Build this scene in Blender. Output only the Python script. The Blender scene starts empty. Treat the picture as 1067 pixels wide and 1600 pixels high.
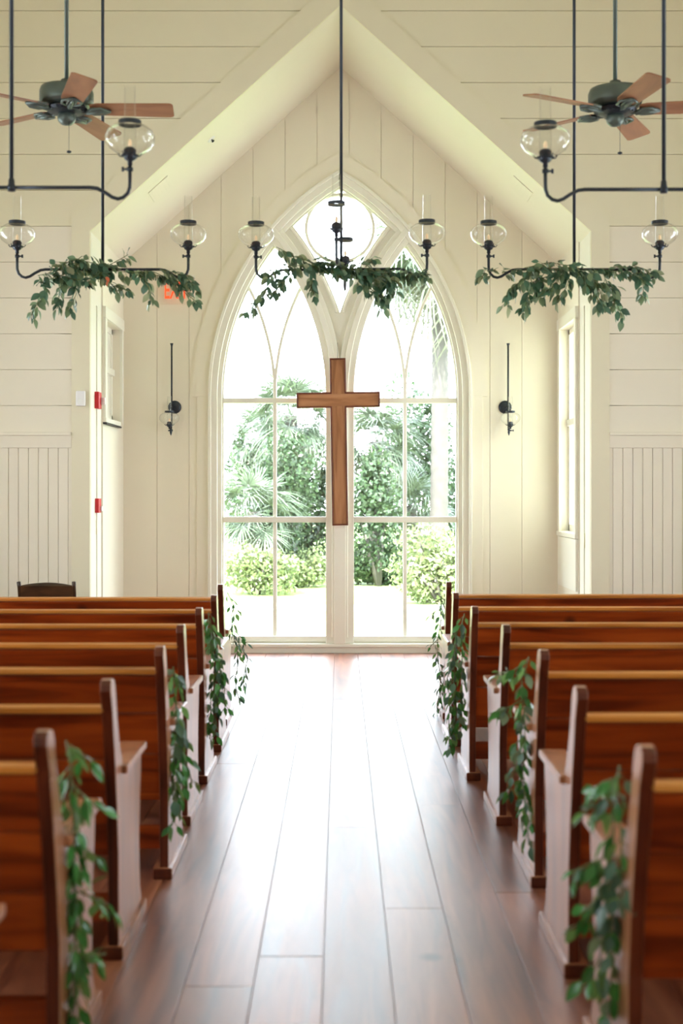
import bpy, bmesh, math, random
from mathutils import Vector, Matrix
random.seed(7)
R = math.radians
C = bpy.context.scene.collection
SC = bpy.context.scene

# ------------------------------------------------------------------ camera, world, light, exposure
EYE = 1.505
cd = bpy.data.cameras.new('camera'); cam = bpy.data.objects.new('camera', cd); C.objects.link(cam)
cam.location = (0, 0, EYE); cam.rotation_euler = (R(90), 0, 0)
cd.sensor_fit = 'VERTICAL'; cd.sensor_height = 36; cd.lens = 45
cd.shift_x = 1.5 / 1600; cd.shift_y = -31 / 1600
cd.clip_start = 0.05; cd.clip_end = 300
cd.dof.use_dof = True; cd.dof.focus_distance = 11.3; cd.dof.aperture_fstop = 2.3
SC.camera = cam

def at(px, py, Y):
    """world point seen at a photograph position when it lies Y metres down the nave"""
    return Vector(((px - 532) * Y / 2000, Y, EYE + (769 - py) * Y / 2000))

w = bpy.data.worlds.new('sky'); SC.world = w; w.use_nodes = True
wn = w.node_tree.nodes; wl = w.node_tree.links
bg = wn['Background']
tc = wn.new('ShaderNodeTexCoord'); sp = wn.new('ShaderNodeSeparateXYZ'); rp = wn.new('ShaderNodeValToRGB')
wl.new(tc.outputs['Generated'], sp.inputs[0]); wl.new(sp.outputs['Z'], rp.inputs[0]); wl.new(rp.outputs[0], bg.inputs[0])
rp.color_ramp.elements[0].position = 0.0; rp.color_ramp.elements[0].color = (0.84, 0.92, 1.0, 1)
rp.color_ramp.elements[1].position = 0.8; rp.color_ramp.elements[1].color = (0.74, 0.86, 1.0, 1)
bg.inputs[1].default_value = 6.1

sd = bpy.data.lights.new('sun', 'SUN'); sd.energy = 11; sd.angle = R(1.0); sd.color = (1, 0.96, 0.88)
sun = bpy.data.objects.new('sun', sd); C.objects.link(sun)
sun.rotation_euler = (R(38), 0, R(-14))     # shines down and toward +Y (onto the garden), from behind the chapel

def portal(loc, rot, sx, sy):
    l = bpy.data.lights.new('daylight_portal', 'AREA'); l.shape = 'RECTANGLE'; l.size = sx; l.size_y = sy
    l.cycles.is_portal = True
    o = bpy.data.objects.new('daylight_portal', l); o.location = loc; o.rotation_euler = rot; C.objects.link(o)
    return o

NX = 4.1              # nave half width
YB = -3.0             # rear wall
ADDED_WIN = [(0.0, 1.0), (3.7, 4.7), (7.3, 8.3)]  # unseen side windows, added to bring daylight into the nave
SWZ = (0.8, 3.3)
portal((-0.006, 12.12, 2.1), (R(-90), 0, 0), 2.2, 4.3)                 # looks toward -Y
for y0, y1 in ADDED_WIN:
    for s in (-1, 1):
        portal((s * (NX + 0.1), (y0 + y1) / 2, sum(SWZ) / 2), (R(90), 0, R(90) * s), y1 - y0, SWZ[1] - SWZ[0])
portal((-2.2, 11.4, 2.6), (R(90), 0, R(-90)), 0.8, 0.85)
portal((2.2, 11.4, 2.05), (R(90), 0, R(90)), 0.8, 1.9)

SC.view_settings.view_transform = 'Standard'; SC.view_settings.look = 'None'
SC.view_settings.gamma = 1; SC.view_settings.use_curve_mapping = False
SC.view_settings.exposure = 1.36
SC.cycles.use_denoising = True
SC.cycles.max_bounces = 14; SC.cycles.diffuse_bounces = 8; SC.cycles.transparent_max_bounces = 24
SC.cycles.glossy_bounces = 5; SC.cycles.sample_clamp_indirect = 20

# ------------------------------------------------------------------ materials
def lin(r, g, b):
    f = lambda c: (c / 255 / 12.92) if c / 255 <= 0.04045 else ((c / 255 + 0.055) / 1.055) ** 2.4
    return (f(r), f(g), f(b), 1)

def base_mat(name):
    m = bpy.data.materials.new(name); m.use_nodes = True
    return m, m.node_tree.nodes, m.node_tree.links, m.node_tree.nodes['Principled BSDF']

def plain(name, col, rough=0.5, metal=0.0, noise=0.06, scale=8.0, bump=0.0, coat=0.0, spec=0.5):
    m, n, l, p = base_mat(name)
    t = n.new('ShaderNodeTexCoord'); nz = n.new('ShaderNodeTexNoise'); nz.inputs['Scale'].default_value = scale
    nz.inputs['Detail'].default_value = 4
    l.new(t.outputs['Object'], nz.inputs['Vector'])
    mx = n.new('ShaderNodeMix'); mx.data_type = 'RGBA'
    d = [c * (1 - noise) for c in col[:3]] + [1]; u = [min(1, c * (1 + noise)) for c in col[:3]] + [1]
    mx.inputs[6].default_value = d; mx.inputs[7].default_value = u
    l.new(nz.outputs['Fac'], mx.inputs[0]); l.new(mx.outputs[2], p.inputs['Base Color'])
    p.inputs['Roughness'].default_value = rough; p.inputs['Metallic'].default_value = metal
    p.inputs['Coat Weight'].default_value = coat; p.inputs['Specular IOR Level'].default_value = spec
    if bump:
        b = n.new('ShaderNodeBump'); b.inputs['Strength'].default_value = bump; b.inputs['Distance'].default_value = 0.01
        l.new(nz.outputs['Fac'], b.inputs['Height']); l.new(b.outputs[0], p.inputs['Normal'])
    return m

def wood(name, dark, mid, light, stretch, rough=0.3, coat=0.0, vary=0.25, knots=False, bump=0.05):
    m, n, l, p = base_mat(name)
    t = n.new('ShaderNodeTexCoord'); oi = n.new('ShaderNodeObjectInfo')
    ad = n.new('ShaderNodeVectorMath'); ad.operation = 'ADD'
    sc = n.new('ShaderNodeVectorMath'); sc.operation = 'SCALE'; sc.inputs[0].default_value = (31, 17, 23)
    l.new(oi.outputs['Random'], sc.inputs['Scale'])
    l.new(t.outputs['Object'], ad.inputs[0]); l.new(sc.outputs[0], ad.inputs[1])
    mp = n.new('ShaderNodeMapping'); mp.inputs['Scale'].default_value = stretch; l.new(ad.outputs[0], mp.inputs[0])
    nz = n.new('ShaderNodeTexNoise'); nz.inputs['Scale'].default_value = 1; nz.inputs['Detail'].default_value = 7
    nz.inputs['Distortion'].default_value = 0.8
    l.new(mp.outputs[0], nz.inputs['Vector'])
    r = n.new('ShaderNodeValToRGB'); e = r.color_ramp.elements
    e[0].position = 0.3; e[0].color = dark; e[1].position = 0.72; e[1].color = light
    k = r.color_ramp.elements.new(0.5); k.color = mid
    l.new(nz.outputs['Fac'], r.inputs[0])
    hs = n.new('ShaderNodeHueSaturation'); l.new(r.outputs[0], hs.inputs['Color'])
    mr = n.new('ShaderNodeMapRange'); mr.inputs['To Min'].default_value = 1 - vary; mr.inputs['To Max'].default_value = 1 + vary
    l.new(oi.outputs['Random'], mr.inputs[0]); l.new(mr.outputs[0], hs.inputs['Value'])
    src = hs.outputs[0]
    if knots:
        v = n.new('ShaderNodeTexVoronoi'); v.inputs['Scale'].default_value = 1.6; l.new(ad.outputs[0], v.inputs['Vector'])
        kr = n.new('ShaderNodeValToRGB'); kr.color_ramp.elements[0].position = 0.03; kr.color_ramp.elements[0].color = (0.15, 0.1, 0.08, 1)
        kr.color_ramp.elements[1].position = 0.075; kr.color_ramp.elements[1].color = (1, 1, 1, 1)
        l.new(v.outputs['Distance'], kr.inputs[0])
        mu = n.new('ShaderNodeMix'); mu.data_type = 'RGBA'; mu.blend_type = 'MULTIPLY'; mu.inputs[0].default_value = 0.8
        l.new(src, mu.inputs[6]); l.new(kr.outputs[0], mu.inputs[7]); src = mu.outputs[2]
    l.new(src, p.inputs['Base Color'])
    rr = n.new('ShaderNodeMapRange'); rr.inputs['To Min'].default_value = rough * 0.8; rr.inputs['To Max'].default_value = rough * 1.3
    l.new(nz.outputs['Fac'], rr.inputs[0]); l.new(rr.outputs[0], p.inputs['Roughness'])
    p.inputs['Coat Weight'].default_value = coat; p.inputs['Coat Roughness'].default_value = 0.33
    b = n.new('ShaderNodeBump'); b.inputs['Strength'].default_value = bump; b.inputs['Distance'].default_value = 0.01
    l.new(nz.outputs['Fac'], b.inputs['Height']); l.new(b.outputs[0], p.inputs['Normal'])
    return m

def leafmat(name, top, back, rough=0.35, vary=0.3, trans=0.25):
    m, n, l, p = base_mat(name)
    g = n.new('ShaderNodeNewGeometry'); oi = n.new('ShaderNodeObjectInfo')
    mx = n.new('ShaderNodeMix'); mx.data_type = 'RGBA'; mx.inputs[6].default_value = top; mx.inputs[7].default_value = back
    l.new(g.outputs['Backfacing'], mx.inputs[0])
    hs = n.new('ShaderNodeHueSaturation'); l.new(mx.outputs[2], hs.inputs['Color'])
    ad = n.new('ShaderNodeMath'); ad.operation = 'ADD'; l.new(oi.outputs['Random'], ad.inputs[0]); l.new(g.outputs['Random Per Island'], ad.inputs[1])
    fr = n.new('ShaderNodeMath'); fr.operation = 'FRACT'; l.new(ad.outputs[0], fr.inputs[0])
    mr = n.new('ShaderNodeMapRange'); mr.inputs['To Min'].default_value = 1 - vary; mr.inputs['To Max'].default_value = 1 + vary
    l.new(fr.outputs[0], mr.inputs[0]); l.new(mr.outputs[0], hs.inputs['Value']); l.new(hs.outputs[0], p.inputs['Base Color'])
    p.inputs['Roughness'].default_value = rough
    tr = n.new('ShaderNodeBsdfTranslucent'); l.new(hs.outputs[0], tr.inputs[0])
    ms = n.new('ShaderNodeMixShader'); ms.inputs[0].default_value = trans
    l.new(p.outputs[0], ms.inputs[1]); l.new(tr.outputs[0], ms.inputs[2]); l.new(ms.outputs[0], n['Material Output'].inputs[0])
    return m

def glassmat(name, tint, blend):
    m = bpy.data.materials.new(name); m.use_nodes = True; n = m.node_tree.nodes; l = m.node_tree.links
    n.remove(n['Principled BSDF'])
    t = n.new('ShaderNodeBsdfTransparent'); t.inputs[0].default_value = tint
    g = n.new('ShaderNodeBsdfGlossy'); g.inputs['Roughness'].default_value = 0.03
    lw = n.new('ShaderNodeLayerWeight'); lw.inputs['Blend'].default_value = 0.5
    pw = n.new('ShaderNodeMath'); pw.operation = 'POWER'; pw.inputs[1].default_value = 3.0; l.new(lw.outputs['Facing'], pw.inputs[0])
    ma = n.new('ShaderNodeMath'); ma.operation = 'MULTIPLY_ADD'; ma.inputs[1].default_value = blend; ma.inputs[2].default_value = 0.035; l.new(pw.outputs[0], ma.inputs[0])
    ms = n.new('ShaderNodeMixShader'); l.new(ma.outputs[0], ms.inputs[0]); l.new(t.outputs[0], ms.inputs[1]); l.new(g.outputs[0], ms.inputs[2])
    l.new(ms.outputs[0], n['Material Output'].inputs[0])
    return m

def glow(name, col, s):
    m, n, l, p = base_mat(name)
    p.inputs['Base Color'].default_value = col; p.inputs['Emission Color'].default_value = col; p.inputs['Emission Strength'].default_value = s
    return m

M = dict(
    wall=plain('cream_paint', (0.82, 0.77, 0.645, 1), 0.45, noise=0.02, scale=3, bump=0.03),
    ceil=plain('ceiling_and_dim_planks', (0.78, 0.735, 0.56, 1), 0.55, noise=0.02, scale=3),  # ceiling colour; on the upper end wall it paints in the dimmer light
    trim=plain('trim_paint', (0.83, 0.81, 0.715, 1), 0.35, noise=0.015, scale=4),
    white=plain('white_plastic', (0.85, 0.85, 0.86, 1), 0.35, noise=0.01),
    floor=wood('heart_pine_floor', lin(88, 44, 28), lin(134, 78, 52), lin(160, 102, 72), (14, 1.3, 14), 0.46, 0.75, 0.2, True, 0.03),
    pew=wood('pew_stain', lin(82, 24, 3), lin(136, 52, 8), lin(168, 74, 16), (1.2, 12, 16), 0.32, 0.15, 0.14, True),
    pewend=wood('pew_end_glare', lin(124, 74, 44), lin(160, 102, 68), lin(184, 126, 90), (16, 9, 1.4), 0.34, 0.5, 0.08),  # pew wood lightened to carry the window's glare on the aisle faces
    pewshade=wood('pew_edge_shade', lin(56, 18, 4), lin(82, 30, 8), lin(104, 44, 14), (12, 12, 1.2), 0.4, 0.0, 0.08),  # pew wood darkened to carry the shade on faces turned from the window
    cap=wood('pew_cap_oak', lin(150, 88, 30), lin(190, 122, 50), lin(208, 146, 74), (1.5, 16, 16), 0.3, 0.2, 0.08),
    cross=wood('cross_wood', lin(132, 82, 48), lin(172, 118, 78), lin(194, 142, 102), (16, 16, 1.6), 0.4, 0.0, 0.05),
    crossh=wood('cross_arm_wood', lin(132, 82, 48), lin(172, 118, 78), lin(194, 142, 102), (1.6, 16, 16), 0.4, 0.0, 0.05),
    crosstrim=wood('cross_trim', lin(80, 36, 20), lin(100, 46, 28), lin(118, 58, 36), (6, 6, 6), 0.35, 0.1, 0.05),
    dark=plain('dark_bronze', lin(56, 62, 70), 0.4, 0.6, 0.15, 20),
    fan=plain('fan_metal', lin(92, 104, 98), 0.4, 0.35, 0.12, 14),
    blade=wood('fan_blade_wood', lin(138, 92, 66), lin(156, 108, 78), lin(168, 122, 90), (3, 14, 14), 0.4, 0.0, 0.1),
    chair=wood('dark_chair_wood', lin(40, 26, 14), lin(58, 38, 20), lin(78, 52, 30), (4, 12, 12), 0.3, 0.2, 0.1),
    glass=glassmat('lamp_glass', (0.98, 0.985, 0.98, 1), 1.0),
    pane=glassmat('window_glass', (0.99, 0.995, 0.995, 1), 0.3),
    red=plain('alarm_red', lin(205, 30, 40), 0.35, noise=0.03),
    leaf=leafmat('leaf_green', lin(78, 112, 90), lin(126, 150, 118), 0.32, 0.35, 0.2),
    leaf2=leafmat('leaf_pale', lin(120, 142, 106), lin(164, 174, 138), 0.4, 0.2, 0.25),
    leaf3=leafmat('leaf_bright', lin(68, 128, 62), lin(116, 158, 92), 0.2, 0.35, 0.25),
    leafred=leafmat('leaf_coral', lin(210, 110, 80), lin(214, 130, 100), 0.4, 0.1, 0.25),
    stem=plain('stem_green', lin(96, 112, 66), 0.5, noise=0.2),
    palm=leafmat('palm_leaf', lin(84, 98, 78), lin(98, 110, 88), 0.4, 0.55, 0.12),
    palmdead=leafmat('palm_leaf_pale', lin(110, 112, 96), lin(122, 122, 106), 0.5, 0.4, 0.15),
    bush=leafmat('bush_leaf', lin(60, 80, 54), lin(78, 98, 68), 0.4, 0.45, 0.3),
    bushl=leafmat('bush_leaf_pale', lin(112, 126, 84), lin(136, 146, 104), 0.4, 0.4, 0.35),
    bark=plain('palm_bark', lin(74, 70, 66), 0.8, noise=0.45, scale=7, bump=0.6),
    lawn=plain('lawn_grass', lin(128, 150, 84), 0.8, noise=0.35, scale=6),
    path=plain('pale_path', lin(206, 198, 184), 0.8, noise=0.1, scale=6),
    exit=glow('exit_red', lin(255, 84, 40), 0.35),
    plate=glassmat('exit_plate', (0.99, 0.99, 0.98, 1), 0.3),
    bulb=glow('bulb_amber', (0.9, 0.66, 0.42, 1), 0.1),
    black=plain('black_rubber', lin(22, 22, 24), 0.5),
    brass=plain('painted_hinge', lin(226, 220, 190), 0.3, 0.2),
)

# ------------------------------------------------------------------ geometry helpers
def link(name, me, m=None, parent=None, loc=None):
    o = bpy.data.objects.new(name, me); C.objects.link(o)
    if m is not None and not me.materials: me.materials.append(M[m])
    if parent is not None: o.parent = parent
    if loc is not None: o.location = loc
    return o

def tag(o, label=None, cat=None, group=None, kind=None):
    if label: o['label'] = label
    if cat: o['category'] = cat
    if group: o['group'] = group
    if kind: o['kind'] = kind
    return o

def empty(name, loc=(0, 0, 0), rz=0):
    o = bpy.data.objects.new(name, None); C.objects.link(o); o.location = loc; o.rotation_euler = (0, 0, rz); o.empty_display_size = 0.1
    return o

def finish(bm, name, smooth=False):
    bmesh.ops.recalc_face_normals(bm, faces=bm.faces)
    me = bpy.data.meshes.new(name); bm.to_mesh(me); bm.free()
    if smooth:
        for p in me.polygons: p.use_smooth = True
    return me

def add_box(bm, lo, hi, bevel=0.0):
    g = bmesh.ops.create_cube(bm, size=1)
    c = [(lo[i] + hi[i]) / 2 for i in range(3)]; s = [abs(hi[i] - lo[i]) for i in range(3)]
    for v in g['verts']: v.co = Vector((v.co.x * s[0] + c[0], v.co.y * s[1] + c[1], v.co.z * s[2] + c[2]))
    if bevel:
        es = {e for v in g['verts'] for e in v.link_edges}
        bmesh.ops.bevel(bm, geom=list(es), offset=min(bevel, min(s) * 0.45), segments=2, affect='EDGES', profile=0.7)

def box(name, lo, hi, m, parent=None, bevel=0.0, origin=None):
    bm = bmesh.new(); o = Vector(origin) if origin is not None else Vector((0, 0, 0))
    add_box(bm, Vector(lo) - o, Vector(hi) - o, bevel)
    return link(name, finish(bm, name), m, parent, o if origin is not None else None)

def add_lathe(bm, prof, n=24, c=(0, 0, 0)):
    rings = []
    for r, z in prof:
        if r < 1e-5: rings.append([bm.verts.new((c[0], c[1], c[2] + z))])
        else: rings.append([bm.verts.new((c[0] + r * math.cos(2 * math.pi * k / n), c[1] + r * math.sin(2 * math.pi * k / n), c[2] + z)) for k in range(n)])
    for a, b in zip(rings, rings[1:]):
        for k in range(n):
            k2 = (k + 1) % n
            if len(a) == 1 and len(b) == 1: continue
            if len(a) == 1: bm.faces.new((a[0], b[k], b[k2]))
            elif len(b) == 1: bm.faces.new((a[k], a[k2], b[0]))
            else: bm.faces.new((a[k], a[k2], b[k2], b[k]))

def add_tube(bm, pts, r, n=8, caps=True):
    pts = [Vector(p) for p in pts]; rings = []; up = Vector((0.13, 0.37, 0.92)).normalized(); prev = None
    for i, p in enumerate(pts):
        d = (pts[min(i + 1, len(pts) - 1)] - pts[max(i - 1, 0)]).normalized()
        if prev is None:
            a = d.cross(up)
            if a.length < 0.1: a = d.cross(Vector((1, 0, 0)))
            a.normalize()
        else: a = (prev - d * prev.dot(d)).normalized()
        prev = a; b = d.cross(a); rr = r[i] if isinstance(r, (list, tuple)) else r
        rings.append([bm.verts.new(p + (a * math.cos(2 * math.pi * k / n) + b * math.sin(2 * math.pi * k / n)) * rr) for k in range(n)])
    for u, v in zip(rings, rings[1:]):
        for k in range(n): bm.faces.new((u[k], u[(k + 1) % n], v[(k + 1) % n], v[k]))
    if caps: bm.faces.new(rings[0][::-1]); bm.faces.new(rings[-1])

def tube(name, pts, r, m, parent=None, n=8):
    bm = bmesh.new(); add_tube(bm, pts, r, n); return link(name, finish(bm, name, True), m, parent)

def lathe(name, prof, m, parent=None, loc=None, n=24):
    bm = bmesh.new(); add_lathe(bm, prof, n); return link(name, finish(bm, name, True), m, parent, loc)

def plate_mesh(name, loops, t, mapf, bevel=0.0):
    """filled 2D outline (first loop) with holes (others), thickness t, mapped to 3D by mapf(u, v, d), d in 0..t"""
    cu = bpy.data.curves.new('outline', 'CURVE'); cu.dimensions = '2D'; cu.fill_mode = 'BOTH'; cu.extrude = t / 2 - bevel
    cu.bevel_depth = bevel; cu.bevel_resolution = 1; cu.offset = -bevel
    for lp in loops:
        s = cu.splines.new('POLY'); s.points.add(len(lp) - 1); s.use_cyclic_u = True
        for q, (u, v) in zip(s.points, lp): q.co = (u, v, 0, 1)
    ob = bpy.data.objects.new('outline', cu); me0 = bpy.data.meshes.new_from_object(ob)
    bm = bmesh.new(); bm.from_mesh(me0); bpy.data.objects.remove(ob); bpy.data.curves.remove(cu); bpy.data.meshes.remove(me0)
    for v in bm.verts: v.co = Vector(mapf(v.co.x, v.co.y, v.co.z + t / 2))
    bmesh.ops.remove_doubles(bm, verts=bm.verts, dist=1e-5)
    for f in bm.faces: f.smooth = False
    me = finish(bm, name)
    for nm in ('custom_normal', 'sharp_face'):
        if nm == 'custom_normal' and nm in me.attributes: me.attributes.remove(me.attributes[nm])
    return me

def plate_xz(name, loops, y0, y1, m, parent=None, bevel=0.0, ox=0.0):
    me = plate_mesh(name, loops, y1 - y0, lambda u, v, d: (u + ox, y0 + d, v), bevel); return link(name, me, m, parent)

def plate_yz(name, loops, x0, x1, m, parent=None, bevel=0.0):
    me = plate_mesh(name, loops, x1 - x0, lambda u, v, d: (x0 + d, u, v), bevel); return link(name, me, m, parent)

def rect(a, b, c, d): return [(a, c), (b, c), (b, d), (a, d)]

def sweep_xz(bm, pts, wid, y0, y1, side=0.5):
    """rectangular moulding along a path in the XZ plane"""
    n = len(pts); ring = []
    for i, p in enumerate(pts):
        a = pts[max(i - 1, 0)]; b = pts[min(i + 1, n - 1)]
        d = Vector((b[0] - a[0], b[1] - a[1])).normalized(); nrm = Vector((-d.y, d.x))
        q0 = Vector(p) - nrm * wid * (1 - side); q1 = Vector(p) + nrm * wid * side
        bv = min(0.004, wid * 0.3); i0 = q0 + nrm * bv; i1 = q1 - nrm * bv
        ring.append([bm.verts.new((q0.x, y1, q0.y)), bm.verts.new((q0.x, y0 + bv, q0.y)), bm.verts.new((i0.x, y0, i0.y)),
                     bm.verts.new((i1.x, y0, i1.y)), bm.verts.new((q1.x, y0 + bv, q1.y)), bm.verts.new((q1.x, y1, q1.y))])
    for u, v in zip(ring, ring[1:]):
        for k in range(6): bm.faces.new((u[k], u[(k + 1) % 6], v[(k + 1) % 6], v[k]))
    bm.faces.new(ring[0][::-1]); bm.faces.new(ring[-1])

def struct(o, label=None): return tag(o, label, None, None, 'structure')

def copy_tree(o, parent=None):
    c = o.copy(); C.objects.link(c); c.parent = parent
    for ch in list(o.children): copy_tree(ch, c)
    return c

# ------------------------------------------------------------------ floor: slab with heart pine boards
fl = struct(box('floor', (-NX - .2, YB - .2, -0.2), (NX + .2, 12.2, -0.024), 'floor'), 'worn heart pine plank floor running up the aisle')
bw = 0.212; x = -0.054 - bw * 19; k = 0
rf = random.Random(3)
while x < NX:
    x0 = max(x, -NX); x1 = min(x + bw, NX)
    y = 2.0 - rf.random() * 2.2
    if abs(x0 - 0.158) < 0.02: cuts = [4.63, 8.9]
    elif abs(x0 + 0.054) < 0.02: cuts = [5.75, 9.3]
    elif abs(x0 + 0.266) < 0.02: cuts = [4.15, 7.1]
    elif abs(x0 + 0.478) < 0.02: cuts = [3.9, 6.9, 10.2]
    else:
        cuts = []; y = 2.6 + rf.random() * 2.5
        while y < 11.4: cuts.append(y); y += 2.6 + rf.random() * 2.2
    ys = [YB] + cuts + [12.0]
    for a, b in zip(ys, ys[1:]):
        g = 0.0022
        h = rf.uniform(-0.0006, 0.0006)
        box('plank', (x0 + g / 2, a + g / 2, -0.024), (x1 - g / 2, b - g / 2, h), 'floor', fl, 0.0016, origin=((x0 + x1) / 2, (a + b) / 2, 0))
    x += bw

# ------------------------------------------------------------------ nave shell
END = 10.5; AP = 5.49; EV = 3.64; HW = 2.05; SL = (AP - EV) / HW
EAVE = 5.4; RIDGE = 8.2
def roofz(x): return RIDGE - (RIDGE - EAVE) * abs(x) / NX
# end wall around the chancel opening
endw = struct(plate_xz('wall_chancel_arch', [[(-NX, 0), (-HW, 0), (-HW, EV), (0, AP), (HW, EV), (HW, 0), (NX, 0), (NX, EAVE), (0, RIDGE), (-NX, EAVE)]], END, END + 0.2, 'wall'),
              'cream plank wall with a gabled opening to the altar recess')
CW = 0.150; cs = math.hypot(1, SL); AP2 = AP + CW * 1.25 * cs; EV2 = AP2 - SL * (HW + CW)
def cas_x(z):   # outer edge of the casing at height z
    return HW + CW if z <= EV2 else max(0.0, (AP2 - z) / SL)
TZ0 = 1.867; TZ1 = 1.983
seams = [TZ1] + [3.684 + 0.294 * k for k in range(-5, 16)]
for a, b in zip(seams, seams[1:]):
    if a > RIDGE - 0.1: break
    g = 0.0025; z0 = a + g; z1 = min(b - g, RIDGE - 0.05)
    def lim(z): return NX - 0.005 if z <= EAVE else NX * (RIDGE - z) / (RIDGE - EAVE) - 0.01
    if z0 >= AP2:
        plate_xz('plank', [[(-lim(z0), z0), (lim(z0), z0), (lim(z1), z1), (-lim(z1), z1)]], END - 0.016, END, 'ceil' if z0 > 3.6 else 'wall', endw); continue  # upper planks coloured darker in place of weaker bounced light
    for s in (-1, 1):
        pts = [(s * cas_x(z0), z0)]
        if z0 < EV2 < z1: pts.append((s * cas_x(EV2), EV2))
        if z0 < AP2 < z1: pts += [(0, AP2), (0, z1)]
        else: pts.append((s * cas_x(z1), z1))
        if z0 < EAVE < z1: pts += [(s * lim(z1), z1), (s * NX, EAVE), (s * lim(z0), z0)]
        else: pts += [(s * lim(z1), z1), (s * lim(z0), z0)]
        plate_xz('plank', [pts], END - 0.016, END, 'ceil' if z0 > 3.6 else 'wall', endw)
for s in (-1, 1):   # beadboard wainscot
    x = HW + CW + 0.03
    box('corner_strip', (s * (HW + CW), END - 0.016, 0), (s * x, END, TZ0), 'wall', endw, 0.002)
    while x < NX - 0.02:
        x1 = min(x + 0.0815, NX)
        lo, hi = sorted((s * (x + 0.0015), s * (x1 - 0.0015)))
        box('bead_board', (lo, END - 0.017, 0.14), (hi, END, TZ0), 'wall', endw, 0.005); x += 0.0815
    lo, hi = sorted((s * (HW + CW), s * NX))
    t = struct(box('trim_1', (lo, END - 0.028, TZ0), (hi, END, TZ1 - 0.012), 'wall', None, 0.004), 'flat cream chair rail beside the altar recess')
    box('cap_moulding', (lo, END - 0.05, TZ1 - 0.014), (hi, END, TZ1 + 0.012), 'wall', t, 0.006)
    struct(box('baseboard_1', (lo, END - 0.03, 0), (hi, END, 0.14), 'trim', None, 0.006), 'cream baseboard under the beadboard')
# casing round the opening
cas = struct(plate_xz('trim_2', [[(-HW - CW, 0), (-HW, 0), (-HW, EV), (0, AP), (HW, EV), (HW, 0), (HW + CW, 0), (HW + CW, EV2), (0, AP2), (-HW - CW, EV2)]], END - 0.03, END, 'ceil'),
             'flat cream casing around the gabled opening')
# jambs of the opening: a groove for folded doors runs up each
JY = END + 0.46
for s in (-1, 1):
    x0 = HW - 0.003
    def jb(name, y0, y1, z0, z1, dep, m='trim'):
        lo, hi = sorted((s * x0 + s * dep, s * (x0 + 0.25)))
        return box(name, (lo, y0, z0), (hi, y1, z1), m, None)
    j = struct(jb('wall_jamb', END, END + 0.22, 0, EV, 0, 'trim'), 'white door jamb of the altar recess, ' + ('left side' if s < 0 else 'right side'))
    for nm, y0, y1, z0, z1, dep in (('inner_stile', END + 0.275, JY, 0, EV, 0), ('groove_back', END + 0.22, END + 0.275, 0, 3.07, 0.07), ('head_block', END + 0.22, END + 0.275, 3.07, EV, 0)):
        p = jb(nm, y0, y1, z0, z1, dep); p.parent = j
    for hz in ((1.21,) if s < 0 else (1.10,)):
        h = lathe('hinge', [(0, -.06), (.007, -.06), (.007, .06), (0, .06)], 'brass', j, (s * (x0 - 0.002), END + 0.222, hz), 10)
    # side walls of the recess
    zb, zt = (2.15, 3.0) if s < 0 else (1.15, 3.0); ya, yb = 11.06, 11.80
    lo, hi = sorted((s * 2.035, s * 2.25))
    sw = struct(plate_yz('wall_recess_' + ('left' if s < 0 else 'right'), [rect(JY, 12.2, 0, EV + 0.05), rect(ya, yb, zb, zt)], lo, hi, 'wall'), 'cream side wall of the altar recess')
    wn_ = struct(empty('window_2' if s < 0 else 'window_3', (s * 2.03, (ya + yb) / 2, zb)), 'small side window of the altar recess, ' + ('high on the left wall' if s < 0 else 'tall one on the right wall'))
    def wpart(name, lo, hi, m='trim', b=0.004):
        l = Vector((min(lo[0] * s, hi[0] * s), lo[1], lo[2])); h = Vector((max(lo[0] * s, hi[0] * s), hi[1], hi[2]))
        o = box(name, l - wn_.location, h - wn_.location, m, wn_, b); return o
    wpart('casing', (2.012, ya - .085, zb - .02), (2.035, ya, zt + .09)); wpart('casing', (2.012, yb, zb - .02), (2.035, yb + .085, zt + .09))
    wpart('head_casing', (2.008, ya - .1, zt), (2.035, yb + .1, zt + .1))
    wpart('sill', (2.005, ya - .1, zb - .045), (2.035, yb + (.1 if s > 0 else -.1), zb - .005))
    if s < 0: wpart('dark_sill_edge', (2.0, ya - .1, zb - .062), (2.035, yb - .1, zb - .046), 'black')
    else:
        wpart('apron', (2.015, ya - .08, zb - .5), (2.035, yb + .08, zb - .05))
    wpart('sash_stile', (2.10, ya, zb), (2.14, ya + .05, zt)); wpart('sash_stile', (2.10, yb - .05, zb), (2.14, yb, zt))
    wpart('sash_rail', (2.10, ya, zb), (2.14, yb, zb + .06)); wpart('sash_rail', (2.10, ya, zt - .05), (2.14, yb, zt))
    zm = 2.60 if s < 0 else 2.14
    wpart('meeting_rail', (2.08, ya, zm - .03), (2.14, yb, zm + .03))
    wpart('muntin', (2.11, (ya + yb) / 2 - .012, zb), (2.13, (ya + yb) / 2 + .012, zt), 'trim', 0.002)
    if s < 0:   # closed behind cream shutter boards
        for q0, q1 in ((zb + .03, zm - .02), (zm + .02, zt - .03)): wpart('shutter_panel', (2.112, ya + .03, q0), (2.13, (ya + yb) / 2, q1)); wpart('shutter_panel', (2.112, (ya + yb) / 2, q0), (2.13, yb - .03, q1))
    else:
        wpart('pane', (2.118, ya + .03, zb + .03), (2.122, yb - .03, zm - .02), 'pane', 0); wpart('pane', (2.118, ya + .03, zm + .02), (2.122, yb - .03, zt - .03), 'pane', 0)
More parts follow.
